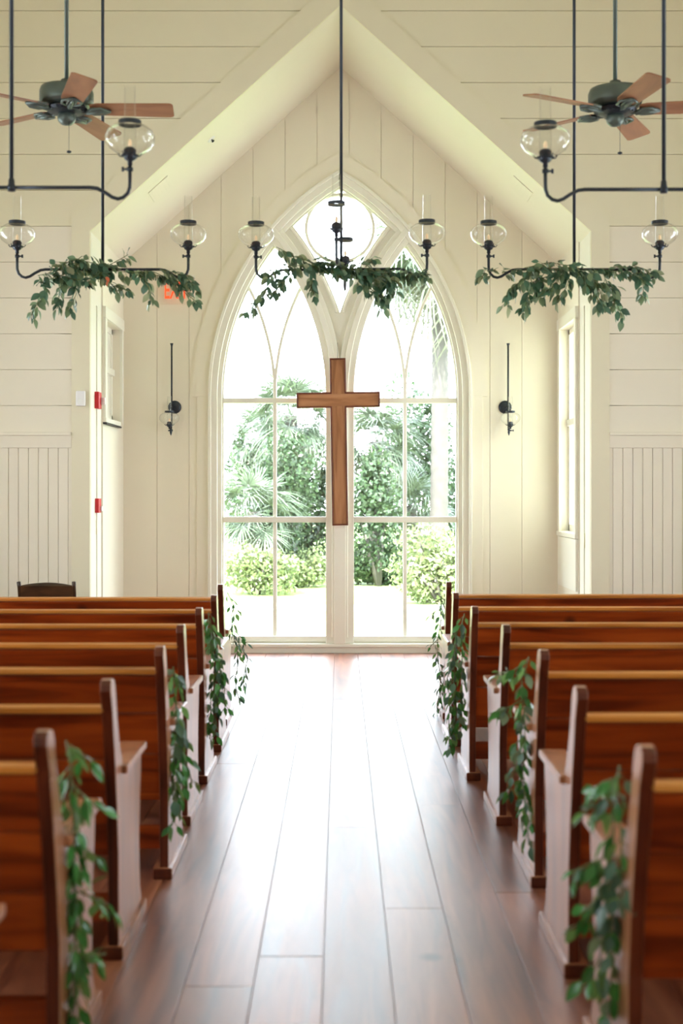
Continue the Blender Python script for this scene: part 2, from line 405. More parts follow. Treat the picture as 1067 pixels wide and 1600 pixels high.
# sloped soffits of the recess
for s in (-1, 1):
    me = plate_mesh('soffit', [[(0, AP), (s * (HW + .3), AP - SL * (HW + .3)), (s * (HW + .3), AP - SL * (HW + .3) + .25), (0, AP + .25)]], 1.7 - .2, lambda u, v, d: (u, END + .2 + d, v))
    sf = struct(link('ceiling_recess_' + ('left' if s < 0 else 'right'), me, 'wall'), 'sloping cream soffit of the altar recess')
    me2 = plate_mesh('soffit_reveal', [[(0, AP), (s * HW, EV), (s * HW, EV + .1), (0, AP + .1)]], 0.2, lambda u, v, d: (u, END + d * 0.99 + 0.001, v))
# side, rear walls, ceiling of the nave
for s in (-1, 1):
    lo, hi = sorted((s * NX, s * (NX + 0.2)))
    holes = [rect(a, b, SWZ[0], SWZ[1]) for a, b in ADDED_WIN]
    struct(plate_yz('wall_' + ('left' if s < 0 else 'right'), [rect(YB, END + .2, -.2, EAVE + .1)] + holes, lo, hi, 'wall'))
    for i, (a, b) in enumerate(ADDED_WIN):
        wo = struct(empty('window_%d' % (4 + i + (3 if s > 0 else 0)), (s * NX, (a + b) / 2, SWZ[0])))  # out of view, added as an opening for daylight
        bm = bmesh.new()
        for q0, q1 in (((-.03, -.5, -.05), (.12, -.46, 2.5)), ((-.03, .46, -.05), (.12, .5, 2.5)), ((0, -.5, 2.45), (.12, .5, 2.5)), ((-.05, -.56, -.06), (.12, .56, 0)),
                       ((.05, -.46, 1.22), (.11, .46, 1.28)), ((.06, -.015, 0), (.1, .015, 2.5))):
            l = Vector((min(q0[0] * s, q1[0] * s), q0[1], q0[2])); h = Vector((max(q0[0] * s, q1[0] * s), q1[1], q1[2])); add_box(bm, l, h)
        link('sash', finish(bm, 'sash'), 'trim', wo)
    # roof slope
    me = plate_mesh('roof', [[(0, RIDGE), (s * (NX + .2), roofz(NX + .2)), (s * (NX + .2), roofz(NX + .2) + .2), (0, RIDGE + .2)]], END + .2 - YB + .2, lambda u, v, d: (u, YB - .2 + d, v))
    struct(link('ceiling', me, 'ceil'))
struct(plate_xz('wall_rear', [[(-NX - .2, 0), (NX + .2, 0), (NX + .2, EAVE), (0, RIDGE + .1), (-NX - .2, EAVE)]], YB - .2, YB, 'wall'))

# ------------------------------------------------------------------ altar wall (Y = 12) with the Gothic window
U = 0.006; WX = -0.006; SPR = 2.40           # metres per photo pixel at this wall, window centre, springing height
def arc(cx, r, z): return math.sqrt(max(0, r * r - z * z))
def arch_loop(hw, cx, zb, n=22):
    """pointed arch outline: half width hw, circle centres at -/+cx, foot zb (in units of U from springing for arcs)"""
    r = hw + cx; h = math.sqrt(r * r - cx * cx); pts = [(-hw * U, zb), (hw * U, zb)]
    for i in range(n + 1):
        a = math.asin(h / r) * i / n; pts.append(((-cx + r * math.cos(a)) * U, SPR + r * math.sin(a) * U))
    for i in range(n - 1, -1, -1):
        a = math.asin(h / r) * i / n; pts.append(((cx - r * math.cos(a)) * U, SPR + r * math.sin(a) * U))
    return pts
def archz(x, hw, cx):
    x = abs(x) / U
    if x >= hw: return 0
    return SPR + math.sqrt((hw + cx) ** 2 - (x + cx) ** 2) * U
Z = 0.0
ALT = 12.0
aw = struct(plate_xz('wall_altar', [[(-2.3, 0), (2.3, 0), (2.3, EV + .3), (0, AP + .35), (-2.3, EV + .3)],
            [(p[0] + WX, p[1]) for p in arch_loop(197, 201, 0.02)]], ALT + 0.012, ALT + 0.2, 'wall'), 'cream board wall behind the altar with a great pointed window')
bxs = [-2.05, -1.72, -1.42, -1.12, -.82, -.52, -.22, .08, .38, .68, .98, 1.28, 1.40, 1.70, 2.05]
for a, b in zip(bxs, bxs[1:]):
    g = 0.0015; n = 10; bot = []; top = []
    for i in range(n + 1):
        xx = a + g + (b - a - 2 * g) * i / n
        bot.append((xx, max(archz(xx - WX, 200, 201), 0.0) if abs(xx - WX) < 1.2 else 0.0)); top.append((xx, AP - SL * abs(xx) + 0.02))
    if 0 < bot[0][1] or 0 < bot[-1][1]:
        for i in range(n + 1):
            if bot[i][1] == 0: bot[i] = (bot[i][0], 0)
    plate_xz('plank', [bot + top[::-1]], ALT, ALT + 0.012, 'wall', aw)
win = struct(empty('window_1', (WX, ALT, 0)), 'tall cream Gothic window with twin lancets under a diamond light')
def wp(o): return o
ZB = 0.149; ZTOP = 0
def lancet(cxc, hw, r, zb, n=20):
    c = r - hw; h = math.sqrt(r * r - c * c); pts = [((cxc - hw) * U, zb), ((cxc + hw) * U, zb)]
    for i in range(n + 1):
        a = math.asin(h / r) * i / n; pts.append(((cxc - c + r * math.cos(a)) * U, SPR + r * math.sin(a) * U))
    for i in range(n - 1, -1, -1):
        a = math.asin(h / r) * i / n; pts.append(((cxc + c - r * math.cos(a)) * U, SPR + r * math.sin(a) * U))
    return pts
def diamond(ro, ri, n=14):
    """upper edges: radius ro about -/+201; lower edges: radius ri about -/+405"""
    pts = []
    # corner where radius-ro arc about (+201) meets radius-ri arc about (-405), left side
    d = 606.0; a = (ri * ri - ro * ro + d * d) / (2 * d); xc = -405 + a; zc = math.sqrt(ri * ri - a * a)
    zt = math.sqrt(ro * ro - 201 ** 2); zb_ = math.sqrt(ri * ri - 405 ** 2)
    for i in range(n + 1): z = zb_ + (zc - zb_) * i / n; pts.append((-405 + math.sqrt(ri * ri - z * z), z))
    for i in range(1, n + 1): z = zc + (zt - zc) * i / n; pts.append((201 - math.sqrt(ro * ro - z * z), z))
    for i in range(n - 1, -1, -1): z = zc + (zt - zc) * i / n; pts.append((-201 + math.sqrt(ro * ro - z * z), z))
    for i in range(n - 1, 0, -1): z = zb_ + (zc - zb_) * i / n; pts.append((405 - math.sqrt(ri * ri - z * z), z))
    return [(x * U, SPR + z * U) for x, z in pts]
def wplate(name, loops, d0, d1, m='trim', parent=None, bevel=0.0):
    me = plate_mesh(name, loops, d1 - d0, lambda u, v, d: (u, d0 + d, v), bevel); return link(name, me, m, parent or win)
wplate('frame', [arch_loop(200, 201, 0.075), lancet(-102, 80, 383, ZB), lancet(102, 80, 383, ZB), diamond(383, 426)], 0.03, 0.11)
# raised tracery bands following each lancet and the outer arch
def path_arc(cx, r, z0, z1, sgn, n=24):
    return [((cx + sgn * math.sqrt(r * r - (z0 + (z1 - z0) * i / n) ** 2)) * U, SPR + (z0 + (z1 - z0) * i / n) * U) for i in range(n + 1)]
def mould(name, path, wid, d0, d1, side=0.5, parent=None):
    bm = bmesh.new(); sweep_xz(bm, path, wid, d0, d1, side); return link(name, finish(bm, name), 'trim', parent or win)
for s in (-1, 1):
    c = -405 * (-s) if False else (405 if s > 0 else -405)
    sg = 1 if s < 0 else -1
    top = 268
    base = [(c * U + sg * 396 * U, ZB)]
    mould('tracery_band', base + path_arc(c, 396, 0, top, sg), 26 * U, -0.015, 0.04)
    mould('tracery_bead', [(c * U + sg * 397 * U, ZB)] + path_arc(c, 397, 0, top, sg), 9 * U, -0.038, 0.02)
    mould('tracery_bead', path_arc(c, 421, 132, top - 4, sg), 4 * U, 0.005, 0.04)
    # outer arch mouldings
    a0 = -201 * s
    zt = math.sqrt(402 ** 2 - 201 ** 2)
    def outer(name, r, wid, d0, d1):
        zt = math.sqrt(r * r - 201 ** 2)
        pth = [(s * (r - 201) * U, 0.03)] + path_arc(-201 * s, r, 0, zt, s)
        mould(name, pth, wid * U, d0, d1)
    outer('frame_stop', 389, 7, 0.0, 0.04)
    outer('arch_casing', 398, 12, -0.035, 0.02)
    outer('arch_bead', 404, 5, -0.06, 0.012)
# hood band, set a little proud of the boards
hood = []
def hood_loop(hw0, hw1):
    o = []; n = 22
    for s in (1, -1):
        for hw in (hw0,):
            r = hw + 201; h = math.sqrt(r * r - 201 ** 2); am = math.asin(h / r)
            rng = range(n + 1) if s > 0 else range(n - 1, -1, -1)
            for i in rng: a = am * i / n; o.append((s * (-201 + r * math.cos(a)) * U, SPR + r * math.sin(a) * U))
    r = hw1 + 201; h = math.sqrt(r * r - 201 ** 2); am = math.asin(h / r); inn = []
    for i in range(n + 1): a = am * i / n; inn.append((-(-201 + r * math.cos(a)) * U, SPR + r * math.sin(a) * U))
    for i in range(n - 1, -1, -1): a = am * i / n; inn.append(((-201 + r * math.cos(a)) * U, SPR + r * math.sin(a) * U))
    return o + inn
wplate('hood_moulding', [hood_loop(230, 203)], -0.024, 0.0, 'wall')
for s in (-1, 1):
    a, b = sorted((s * 203 * U, s * 223 * U)); o = box('side_casing', (a, -0.02, 0), (b, 0.0, SPR), 'wall', win, 0.003)
# glazing bars
def bar(name, a, b, c, d, d0=0.04, d1=0.095, par=None): return box(name, (a * U, d0, c), (b * U, d1, d), 'trim', par or win, 0.004)
ZR1 = EYE + (769 - 625.5) * U; ZR2 = EYE + (769 - 812) * U
for s in (-1, 1):
    lo, hi = sorted((s * 22, s * 182)); mid = (lo + hi) / 2
    bar('transom', lo, hi, ZR1 - .024, ZR1 + .024, 0.025); bar('transom', lo, hi, ZR2 - .027, ZR2 + .027, 0.02)
    bar('muntin', mid - 2.9, mid + 2.9, ZB, ZR2); bar('muntin', mid - 2.9, mid + 2.9, ZR2, ZR1)
    bar('muntin', mid - 2.8, mid + 2.8, ZR1, SPR + 45 * U)
    for t in (-1, 1):
        # arc springing from the muntin and bending outward
        cx = mid + t * 383; outc = mid - t * 0 ; pts = []
        for i in range(21):
            z = 30 + (176 - 30) * i / 20; pts.append(((cx - t * math.sqrt(383 ** 2 - z * z)) * U, SPR + z * U))
        # note: arc about the far centre leans away from it going up
        bm = bmesh.new(); sweep_xz(bm, pts, 4.6 * U, 0.035, 0.09); link('tracery_bar', finish(bm, 'tracery_bar'), 'trim', win)
    # panes
    for z0, z1 in ((ZB, ZR2), (ZR2, ZR1)):
        for a, b in ((lo, mid), (mid, hi)):
            box('pane', (a * U, 0.066, z0), (b * U, 0.07, z1), 'pane', win)
    # lancet head panes
    n = 24; zA = math.sqrt(383 ** 2 - 303 ** 2)
    def xl(z): return mid + 303 - math.sqrt(383 ** 2 - z * z)
    def xr(z): return mid - 303 + math.sqrt(383 ** 2 - z * z)
    def al(z): return mid - 383 + math.sqrt(383 ** 2 - z * z) if z > 0 else mid
    def ar(z): return mid + 383 - math.sqrt(383 ** 2 - z * z) if z > 0 else mid
    zs = [-(SPR - ZR1) / U] + [zA * i / n for i in range(n + 1)]
    def X0(z): return lo if z <= 0 else xl(z)
    def X1(z): return hi if z <= 0 else xr(z)
    zx = [z for z in zs if al(z) > X0(z)]
    L = [(X0(z), z) for z in zx] + [(al(z), z) for z in zx[::-1]]
    Rr = [(ar(z), z) for z in zx] + [(X1(z), z) for z in zx[::-1]]
    zz = [z for z in zs if z >= 0]
    Mi = [(max(X0(z), al(z)), z) for z in zz] + [(min(X1(z), ar(z)), z) for z in zz[::-1][1:] if z > 0]
    for pl in (L, Rr, Mi): wplate('pane', [[(x * U, SPR + z * U) for x, z in pl]], 0.066, 0.07, 'pane')
wplate('pane', [diamond(383, 426)], 0.066, 0.07, 'pane')
bm = bmesh.new(); sweep_xz(bm, [(53 * U * math.cos(2 * math.pi * i / 48), SPR + 265 * U + 53 * U * math.sin(2 * math.pi * i / 48)) for i in range(49)], 4.6 * U, 0.045, 0.09)
link('ring_bar', finish(bm, 'ring_bar'), 'trim', win)
# casement rails and sill
for s in (-1, 1):
    lo, hi = sorted((s * 22, s * 182)); bar('bottom_rail', lo, hi, ZB - .045, ZB + .004, 0.012)
box('mullion_post', (-22 * U, -0.016, 0.088), (22 * U, 0.03, SPR), 'trim', win, 0.006)
box('mullion_strip', (-9 * U, -0.05, 0.088), (9 * U, 0.0, SPR - .1), 'trim', win, 0.006)
box('sill', (-1.23, -0.05, 0.055), (1.23, 0.04, 0.088), 'trim', win, 0.008)
box('sill_base', (-1.25, -0.03, 0.0), (1.25, 0.06, 0.055), 'trim', win, 0.004)

# ------------------------------------------------------------------ fixtures on the altar wall and jambs
def text_mesh(name, body, size, t, m):
    cu = bpy.data.curves.new('lettering', 'FONT'); cu.body = body; cu.size = size; cu.extrude = t; cu.align_x = 'CENTER'; cu.align_y = 'CENTER'; cu.offset = size * 0.012
    o = bpy.data.objects.new('lettering', cu); me = bpy.data.meshes.new_from_object(o); bpy.data.objects.remove(o)
    me.transform(Matrix.Rotation(R(90), 4, 'X')); me.name = name; me.materials.clear(); me.materials.append(M[m]); return me
ep = at(275, 455, 11.95); ex = empty('exit_sign', ep)
tag(ex, 'edge-lit exit sign with orange-red letters behind the left chandelier greenery', 'exit sign')
box('clear_plate', (-.17, -.004, -.125), (.17, .004, .12), 'plate', ex); box('mounting_bar', (-.17, -.02, .12), (.17, .049, .15), 'trim', ex, 0.004)
box('bracket', (-.03, .004, .05), (.03, .049, .12), 'trim', ex)
lt = link('lettering', text_mesh('lettering', 'EXIT', 0.225, 0.003, 'exit'), None, ex); lt.location = (0, -.008, 0); lt.scale = (.48, 1, 1)
# soffit light plates
for s, nm in ((-1, 'left'), (1, 'right')):
    o = empty('soffit_panel', (s * 1.54, 10.95, AP - SL * 1.54)); o.rotation_euler = (0, math.atan(SL) * s, 0)
    tag(o, 'small flush cream rectangular vent plate on the %s slope of the recess soffit' % nm, 'vent')
    bm = bmesh.new(); add_box(bm, (-.11, -.17, -.008), (.11, .17, 0.0), 0.003); link('plate', finish(bm, 'plate'), 'wall', o)
    bm = bmesh.new()
    for i in range(5): add_box(bm, (-.08 + i * .04 - .003, -.14, -.0095), (-.08 + i * .04 + .003, .14, -.007))
    link('slot_ribs', finish(bm, 'slots'), 'wall', o)
o = empty('sprinkler', (-1.097, 10.86, AP - SL * 1.097)); o.rotation_euler = (0, -math.atan(SL), 0)
tag(o, 'tiny sprinkler head with dark centre on the left soffit slope', 'sprinkler')
lathe('escutcheon', [(0, -.006), (.035, -.006), (.04, 0)], 'white', o, n=20); lathe('sprinkler_tip', [(0, -.03), (.012, -.028), (.014, -.02), (.006, -.016), (.006, 0)], 'black', o, n=12)
# fire alarm devices on the left jamb
def jamb_pt(py, Y): return Vector((-HW, Y, EYE + (769 - py) * Y / 2000))
p = jamb_pt(626, END + 0.235); o = empty('fire_strobe', p); tag(o, 'red fire alarm strobe with white lens, upper one on the left jamb', 'fire alarm')
box('strobe_body', (0, -.08, -.07), (.04, .04, .07), 'red', o, 0.008); box('strobe_lens', (.04, .0, -.035), (.075, .036, .03), 'white', o, 0.012)
p = jamb_pt(790, END + 0.235); o = empty('fire_pull_station', p); tag(o, 'red fire alarm pull station with white bar, lower one on the left jamb', 'fire alarm')
box('station_body', (0, -.06, -.06), (.035, .05, .06), 'red', o, 0.006); box('pull_bar', (.035, .0, -.045), (.05, .045, -.005), 'white', o, 0.004)
p = at(127, 623, END - .03); o = empty('motion_sensor', p); tag(o, 'small white plastic sensor box on the casing left of the altar recess', 'sensor')
box('sensor_body', (-.038, -.045, -.062), (.038, 0, .062), 'white', o, 0.012); box('sensor_lens', (-.022, -.052, -.045), (.022, -.04, .0), 'plate', o, 0.005)

# ------------------------------------------------------------------ oil-lamp style glass lamps
GLOBE = [(.046, .062), (.05, .058), (.075, .05), (.099, .032), (.109, .006), (.106, -.018), (.09, -.042), (.065, -.06), (.042, -.07)]
def lamp_meshes():
    d = {}
    bm = bmesh.new(); add_lathe(bm, GLOBE, 32); d['globe'] = finish(bm, 'globe', True); d['globe'].materials.append(M['glass'])
    bm = bmesh.new(); add_lathe(bm, [(.026, -.062), (.027, 0), (.0255, .06), (.0235, .225), (.025, .232)], 20); d['chimney'] = finish(bm, 'chimney', True); d['chimney'].materials.append(M['glass'])
    bm = bmesh.new(); add_lathe(bm, [(.045, .058), (.05, .058), (.05, .077), (.045, .077), (.045, .058)], 28); d['fitter_ring'] = finish(bm, 'fitter_ring'); d['fitter_ring'].materials.append(M['dark'])
    bm = bmesh.new(); add_lathe(bm, [(0, -.118), (.011, -.118), (.011, -.1), (.024, -.092), (.03, -.078), (.026, -.066), (.028, -.05), (.018, -.04), (0, -.04)], 20)
    add_lathe(bm, [(.026, -.08), (.038, -.078), (.039, -.074), (.026, -.074)], 20)
    for k in range(6):
        a = k * math.pi / 3; ca, sa = math.cos(a), math.sin(a)
        add_tube(bm, [(.026 * ca, .026 * sa, -.08), (.044 * ca, .044 * sa, -.078), (.052 * ca, .052 * sa, -.066)], .0028, 5)
    d['burner'] = finish(bm, 'burner', True); d['burner'].materials.append(M['dark'])
    bm = bmesh.new(); add_lathe(bm, [(0, -.045), (.006, -.042), (.009, -.025), (.007, -.01), (0, -.002)], 14); d['bulb'] = finish(bm, 'bulb', True); d['bulb'].materials.append(M['bulb'])
    bm = bmesh.new(); add_tube(bm, [(-.012, 0, -.135), (.03, 0, -.135)], .005, 8); add_lathe(bm, [(0, -.143), (.014, -.143), (.014, -.127), (0, -.127)], 12)
    add_box(bm, (.026, -.003, -.145), (.036, .003, -.125)); d['valve'] = finish(bm, 'valve', True); d['valve'].materials.append(M['dark'])
    return d
LM = lamp_meshes()
def lamp(parent, loc, flip=1):
    b = link('burner', LM['burner'], None, parent, loc)
    for nm in ('globe', 'chimney', 'fitter_ring', 'bulb', 'valve'):
        c = link(nm, LM[nm], None, b)
        if nm == 'valve' and flip < 0: c.rotation_euler = (0, 0, math.pi)
    return b

def chandelier(loc, rz, arms, label):
    """loc is the centre of the cross bar"""
    root = empty('chandelier', loc, rz); tag(root, label, 'chandelier', 'glass lamp chandeliers hanging over the pews')
    cz = roofz(loc[0]) - loc[2]
    tube('down_rod', [(0, 0, 0), (0, 0, cz)], .0095, 'dark', root, 10)
    lathe('ceiling_canopy', [(0, 0), (.06, 0), (.055, -.03), (.015, -.05), (0, -.05)], 'dark', root, (0, 0, cz + .01), 20)
    lathe('hub', [(0, -.016), (.016, -.016), (.02, 0), (.014, .016), (.013, .035), (.0095, .04)], 'dark', root, n=16)
    for a in arms:
        ca, sa = math.cos(a), math.sin(a)
        prof = [(.0, 0), (.2, 0), (.345, 0), (.375, -.004), (.41, -.022), (.44, -.042), (.465, -.05), (.488, -.044), (.508, -.026), (.517, 0), (.518, .03), (.518, .1)]
        tube('arm', [(r * ca, r * sa, z) for r, z in prof], .0085, 'dark', root, 8)
        lamp(root, (.518 * ca, .518 * sa, .215), -1 if abs(ca) > .5 and ca > 0 else 1)
    return root
YA = 7.75; YBR = 5.6
cA = [at(160.5, 421, YA), at(533, 421, YA), at(897, 421, YA)]
chandelier(cA[0], R(0), (0, math.pi), 'two-lamp dark metal chandelier with greenery in front of the exit sign')
chandelier(cA[1], R(-3), (0, math.pi / 2, math.pi, 3 * math.pi / 2), 'four-lamp dark metal chandelier in front of the big Gothic window')
chandelier(cA[2], R(0), (0, math.pi), 'two-lamp dark metal chandelier with greenery on the right')
chandelier(at(18, 293, YBR), 0, (0, math.pi), 'bare two-lamp chandelier without greenery, cut off at the left edge')
chandelier(at(1037, 296, YBR), 0, (0, math.pi), 'bare two-lamp chandelier without greenery, cut off at the right edge')

# sconces
def sconce(px, s, label):
    r = empty('wall_sconce', (at(px, 640, 11.88).x, 11.88, at(px, 640, 11.88).z)); tag(r, label, 'wall lamp', 'gas style glass wall lamps flanking the window')
    o = lathe('backplate', [(0, 0), (.062, 0), (.06, .012), (.04, .02), (0, .02)], 'dark', r, (.02 * s, .12, .03), 24); o.rotation_euler = (R(90), 0, 0)
    tube('upper_rod', [(0, .055, .02), (0, .055, .60)], .0085, 'dark', r, 8)
    lathe('rod_finial', [(.008, 0), (.014, .02), (.015, .026), (0, .026)], 'dark', r, (0, .055, .595), 14)
    tube('bracket_arm', [(.015 * s, .11, .03), (0, .055, .03), (0, .055, -.12), (0, .03, -.175), (0, 0, -.19)], .008, 'dark', r, 8)
    lathe('bottom_finial', [(0, -.245), (.006, -.23), (.012, -.21), (.009, -.2), (.014, -.18), (0, -.17)], 'dark', r, (0, 0, 0), 14)
    b = lamp(r, (-.014 * s, 0, -.078)); b.scale = (.86, .86, .86)
    return r
sconce(267, 1, 'wall lamp with glass globe left of the big window'); sconce(795, -1, 'wall lamp with glass globe right of the big window')

# ------------------------------------------------------------------ ceiling fans
def blade_mesh():
    n = 10; pts = [(.13, -.045), (.17, -.058)]
    for i in range(5): a = -math.pi / 2 + i * math.pi / 8; pts.append((.565 + .025 * math.cos(a), -.045 + .025 * math.sin(a)))
    top = [(x, -y) for x, y in pts[::-1]]
    me = plate_mesh('blade', [pts + top], .008, lambda u, v, d: (u, v, d - .004)); me.materials.append(M['blade']); return me
BLM = blade_mesh()
def iron_mesh():
    bm = bmesh.new()
    add_tube(bm, [(.06, 0, -.012), (.1, 0, -.02), (.14, 0, -.012)], [.012, .009, .011], 8)
    for t in (-1, -.4, .4, 1): add_tube(bm, [(.11, .0, -.016), (.145, t * .05, -.014), (.195, t * .052, -.012), (.24, 0, -.012)], .008, 6)
    add_tube(bm, [(.11, 0, -.018), (.24, 0, -.016)], [.016, .006], 8)
    me = finish(bm, 'blade_iron', True); me.materials.append(M['fan']); return me
IRM = iron_mesh()
def fan(px, py, Y, phase, label):
    p = at(px, py, Y); r = empty('ceiling_fan', p); tag(r, label, 'ceiling fan', 'wooden bladed ceiling fans')
    cz = roofz(p.x) - p.z
    tube('down_rod', [(0, 0, .1), (0, 0, cz)], .012, 'fan', r, 10)
    lathe('ceiling_canopy', [(0, 0), (.07, 0), (.06, -.05), (.02, -.08), (0, -.08)], 'fan', r, (0, 0, cz + .01), 20)
    lathe('motor_housing', [(.012, .165), (.03, .16), (.036, .135), (.09, .128), (.14, .112), (.148, .09), (.148, .04), (.14, .022), (.1, .01), (0, .01)], 'fan', r, n=36)
    bm = bmesh.new(); add_lathe(bm, [(.1, .012), (.118, -.004), (.1, -.02), (.06, -.03), (0, -.03)], 30)
    for k in range(20):
        a = k * math.pi / 10; add_box(bm, (.1 * math.cos(a) - .006, .1 * math.sin(a) - .006, -.022), (.1 * math.cos(a) + .006, .1 * math.sin(a) + .006, .006))
    link('flywheel_grille', finish(bm, 'flywheel_grille', False), 'dark', r)
    lathe('switch_housing', [(.03, -.02), (.045, -.03), (.05, -.05), (.046, -.07), (.03, -.086), (.01, -.092), (0, -.094)], 'fan', r, n=24)
    for k in range(5):
        a = phase + k * 2 * math.pi / 5
        i = link('blade_iron', IRM, None, r); i.rotation_euler = (0, 0, a)
        b = link('blade', BLM, None, i); b.rotation_euler = (R(-13), 0, 0)
    tube('pull_chain', [(.02, -.03, -.08), (.02, -.03, -.24)], .0012, 'dark', r, 5)
    lathe('chain_knob', [(0, 0), (.012, -.004), (.013, -.012), (0, -.018)], 'dark', r, (.02, -.03, -.238), 12)
    return r
fan(104, 170, 7.1, R(3), 'ceiling fan with five brown wooden blades, the left one')
fan(961, 172, 7.1, R(-8), 'ceiling fan with five brown wooden blades, the right one')

# ------------------------------------------------------------------ cross
cp = at(531.5, 690, 11.86)
cr = empty('cross', (cp.x, 11.86, at(0, 821, 11.86).z)); cr.rotation_euler = (0, R(0.9) * -1 * -1 * -1, 0)
tag(cr, 'brown wooden cross with dark beaded edging hanging before the window', 'cross')
u = 11.86 / 2000; H = 261 * u; hw_ = 12.5 * u; AL = 65 * u; za = (821 - 637) * u; zb_ = (821 - 613) * u
outl = [(-hw_, 0), (hw_, 0), (hw_, za), (AL, za), (AL, zb_), (hw_, zb_), (hw_, H), (-hw_, H), (-hw_, zb_), (-AL, zb_), (-AL, za), (-hw_, za)]
def inset(o_, t):
    res = []; n = len(o_)
    for i in range(n):
        a, b, c = Vector(o_[i - 1]), Vector(o_[i]), Vector(o_[(i + 1) % n]); d1 = (b - a).normalized(); d2 = (c - b).normalized()
        res.append(tuple(b + Vector((-d1.y, d1.x)) * t + Vector((-d2.y, d2.x)) * t))
    return res
me = plate_mesh('edging', [outl, inset(outl, .014)], .06, lambda a, b, d: (a, -.03 + d, b), .002); link('edging', me, 'crosstrim', cr)
k = .014
box('upright', (-hw_ + k, -.014, k), (hw_ - k, .025, H - k), 'cross', cr, .002)
box('crossbeam', (-AL + k, -.0155, za + k), (AL - k, .025, zb_ - k), 'crossh', cr, .002)
tube('hanging_wire', [(0, .0, H - .01), (0, .06, H + .10), (0, .12, H + .16)], .0018, 'dark', cr, 5)

# ------------------------------------------------------------------ pews
def pew(s, label, loc, length=2.75, rz=0):
    root = empty('pew', loc, rz); tag(root, label, 'pew', 'wooden pews on the %s of the aisle' % ('right' if s > 0 else 'left'))
    return root
def pew_meshes(s, Lg=2.75):
    d = []
    # end panel profile in (y forward, z up)
    back = [(0, 0.0), (0, .12), (-.004, .35), (-.03, .5), (-.065, .65), (-.112, .82)]
    top = [(-.142, .885), (-.14, .905), (-.125, .918), (-.10, .92), (-.075, .912), (-.06, .895), (-.052, .875)]
    front = [(-.02, .78), (.03, .68), (.085, .605), (.15, .585), (.46, .585), (.47, .56), (.462, .50), (.44, .40), (.425, .30), (.425, .2), (.44, .11), (.47, .06), (.48, 0)]
    prof = back + top + front
    def endp(x0, x1):
        a, b = sorted((s * x0, s * x1)); me = plate_mesh('end_panel', [prof], b - a, lambda u_, v_, t: (a + t, u_, v_), .003)
        me.materials.append(M['pewend']); me.materials.append(M['pewshade'])
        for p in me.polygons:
            if p.normal.y < -.55: p.material_index = 1      # shade of the narrow rear edge, put in as a darker colour
        return me
    for x0 in (0, Lg - .034):
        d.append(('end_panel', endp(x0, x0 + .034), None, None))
        def bx(lo, hi, bev, nm, m):
            bm = bmesh.new(); l = (min(s * lo[0], s * hi[0]), lo[1], lo[2]); h = (max(s * lo[0], s * hi[0]), hi[1], hi[2]); add_box(bm, l, h, bev); d.append((nm, finish(bm, nm), m, None))
        bx((x0 - .018, .06, .585), (x0 + .075, .485, .612), .008, 'arm_rest', 'pewend')
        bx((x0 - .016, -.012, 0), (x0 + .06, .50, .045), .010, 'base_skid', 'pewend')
    def slab(p0, p1, th, nm, m, x0=.03, x1=Lg - .03, bev=.004):
        """board between profile points p0,p1 (y,z)"""
        bm = bmesh.new(); v0 = Vector(p0); v1 = Vector(p1); dr = (v1 - v0).normalized(); nr = Vector((dr.y, -dr.x)) * th
        c4 = [v0, v1, v1 + nr, v0 + nr]; f = []
        for xx in (s * x0, s * x1): f.append([bm.verts.new((xx, q.x, q.y)) for q in c4])
        for k in range(4): bm.faces.new((f[0][k], f[0][(k + 1) % 4], f[1][(k + 1) % 4], f[1][k]))
        bm.faces.new(f[0]); bm.faces.new(f[1])
        bmesh.ops.bevel(bm, geom=list(bm.edges), offset=bev, segments=2, affect='EDGES')
        d.append((nm, finish(bm, nm), m, None))
    P = [(.012, .33), (-.018, .49), (-.062, .655), (-.108, .808)]
    for a, b in zip(P, P[1:]):
        va, vb = Vector(a), Vector(b); dd = (vb - va).normalized() * .0015; slab(va + dd, vb - dd, .022, 'back_board', 'pew')
    slab((-.118, .810), (-.123, .828), .04, 'top_rail', 'cap', bev=.006)
    slab((.03, .445), (.20, .432), .024, 'seat_board', 'pew'); slab((.202, .432), (.44, .436), .024, 'seat_board', 'pew', bev=.008)
    slab((.36, .33), (.36, .412), .02, 'seat_apron', 'pew')
    slab((.06, .1), (.06, .19), .03, 'stretcher', 'pew')
    out = []
    for nm, me, m, _ in d:
        if m: me.materials.append(M[m])
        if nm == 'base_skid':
            me.materials.append(M['pewshade'])
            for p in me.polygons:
                if p.normal.y < -.5: p.material_index = 1  # skid's rear end gets the same painted shade
        out.append((nm, me))
    return out
PM = {1: pew_meshes(1), -1: pew_meshes(-1)}
FH = 3010.0
rights = [(8.48, .690), (7.58, .655), (6.674, .671), (5.777, .716), (4.87, .738), (3.97, .707), (3.07, .69), (2.17, .76)]
lefts = [(8.25, .745), (7.41, .704), (6.60, .70), (5.777, .69), (4.98, .67), (4.12, .714), (3.26, .715), (2.30, .745)]
ordn = ['front', 'second', 'third', 'fourth', 'fifth', 'sixth', 'seventh', 'rearmost']
spots = {}
for s, lst, sd_ in ((1, rights, 'right'), (-1, lefts, 'left')):
    for i, (Y, X) in enumerate(lst):
        extra = ', vine on its end' if i % 2 == 0 and i < 7 else ''
        lab = ('%s pew of red-brown wood in the %s row' % (ordn[i], sd_) if i < 7 else 'rearmost pew of the %s row, only its armrest at the photo edge' % sd_)
        lab = lab.replace('front pew', 'front pew nearest the window') if i == 0 else lab
        if i not in (0, 7): lab = '%s pew from the window, %s of the aisle%s' % (ordn[i], sd_, extra)
        elif i == 0: lab = 'front pew nearest the window, %s of the aisle, vine on its end' % sd_
        r = pew(s, lab, (s * X, Y, 0)); spots[(s, i)] = r
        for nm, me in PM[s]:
            o = link(nm, me, None, r)

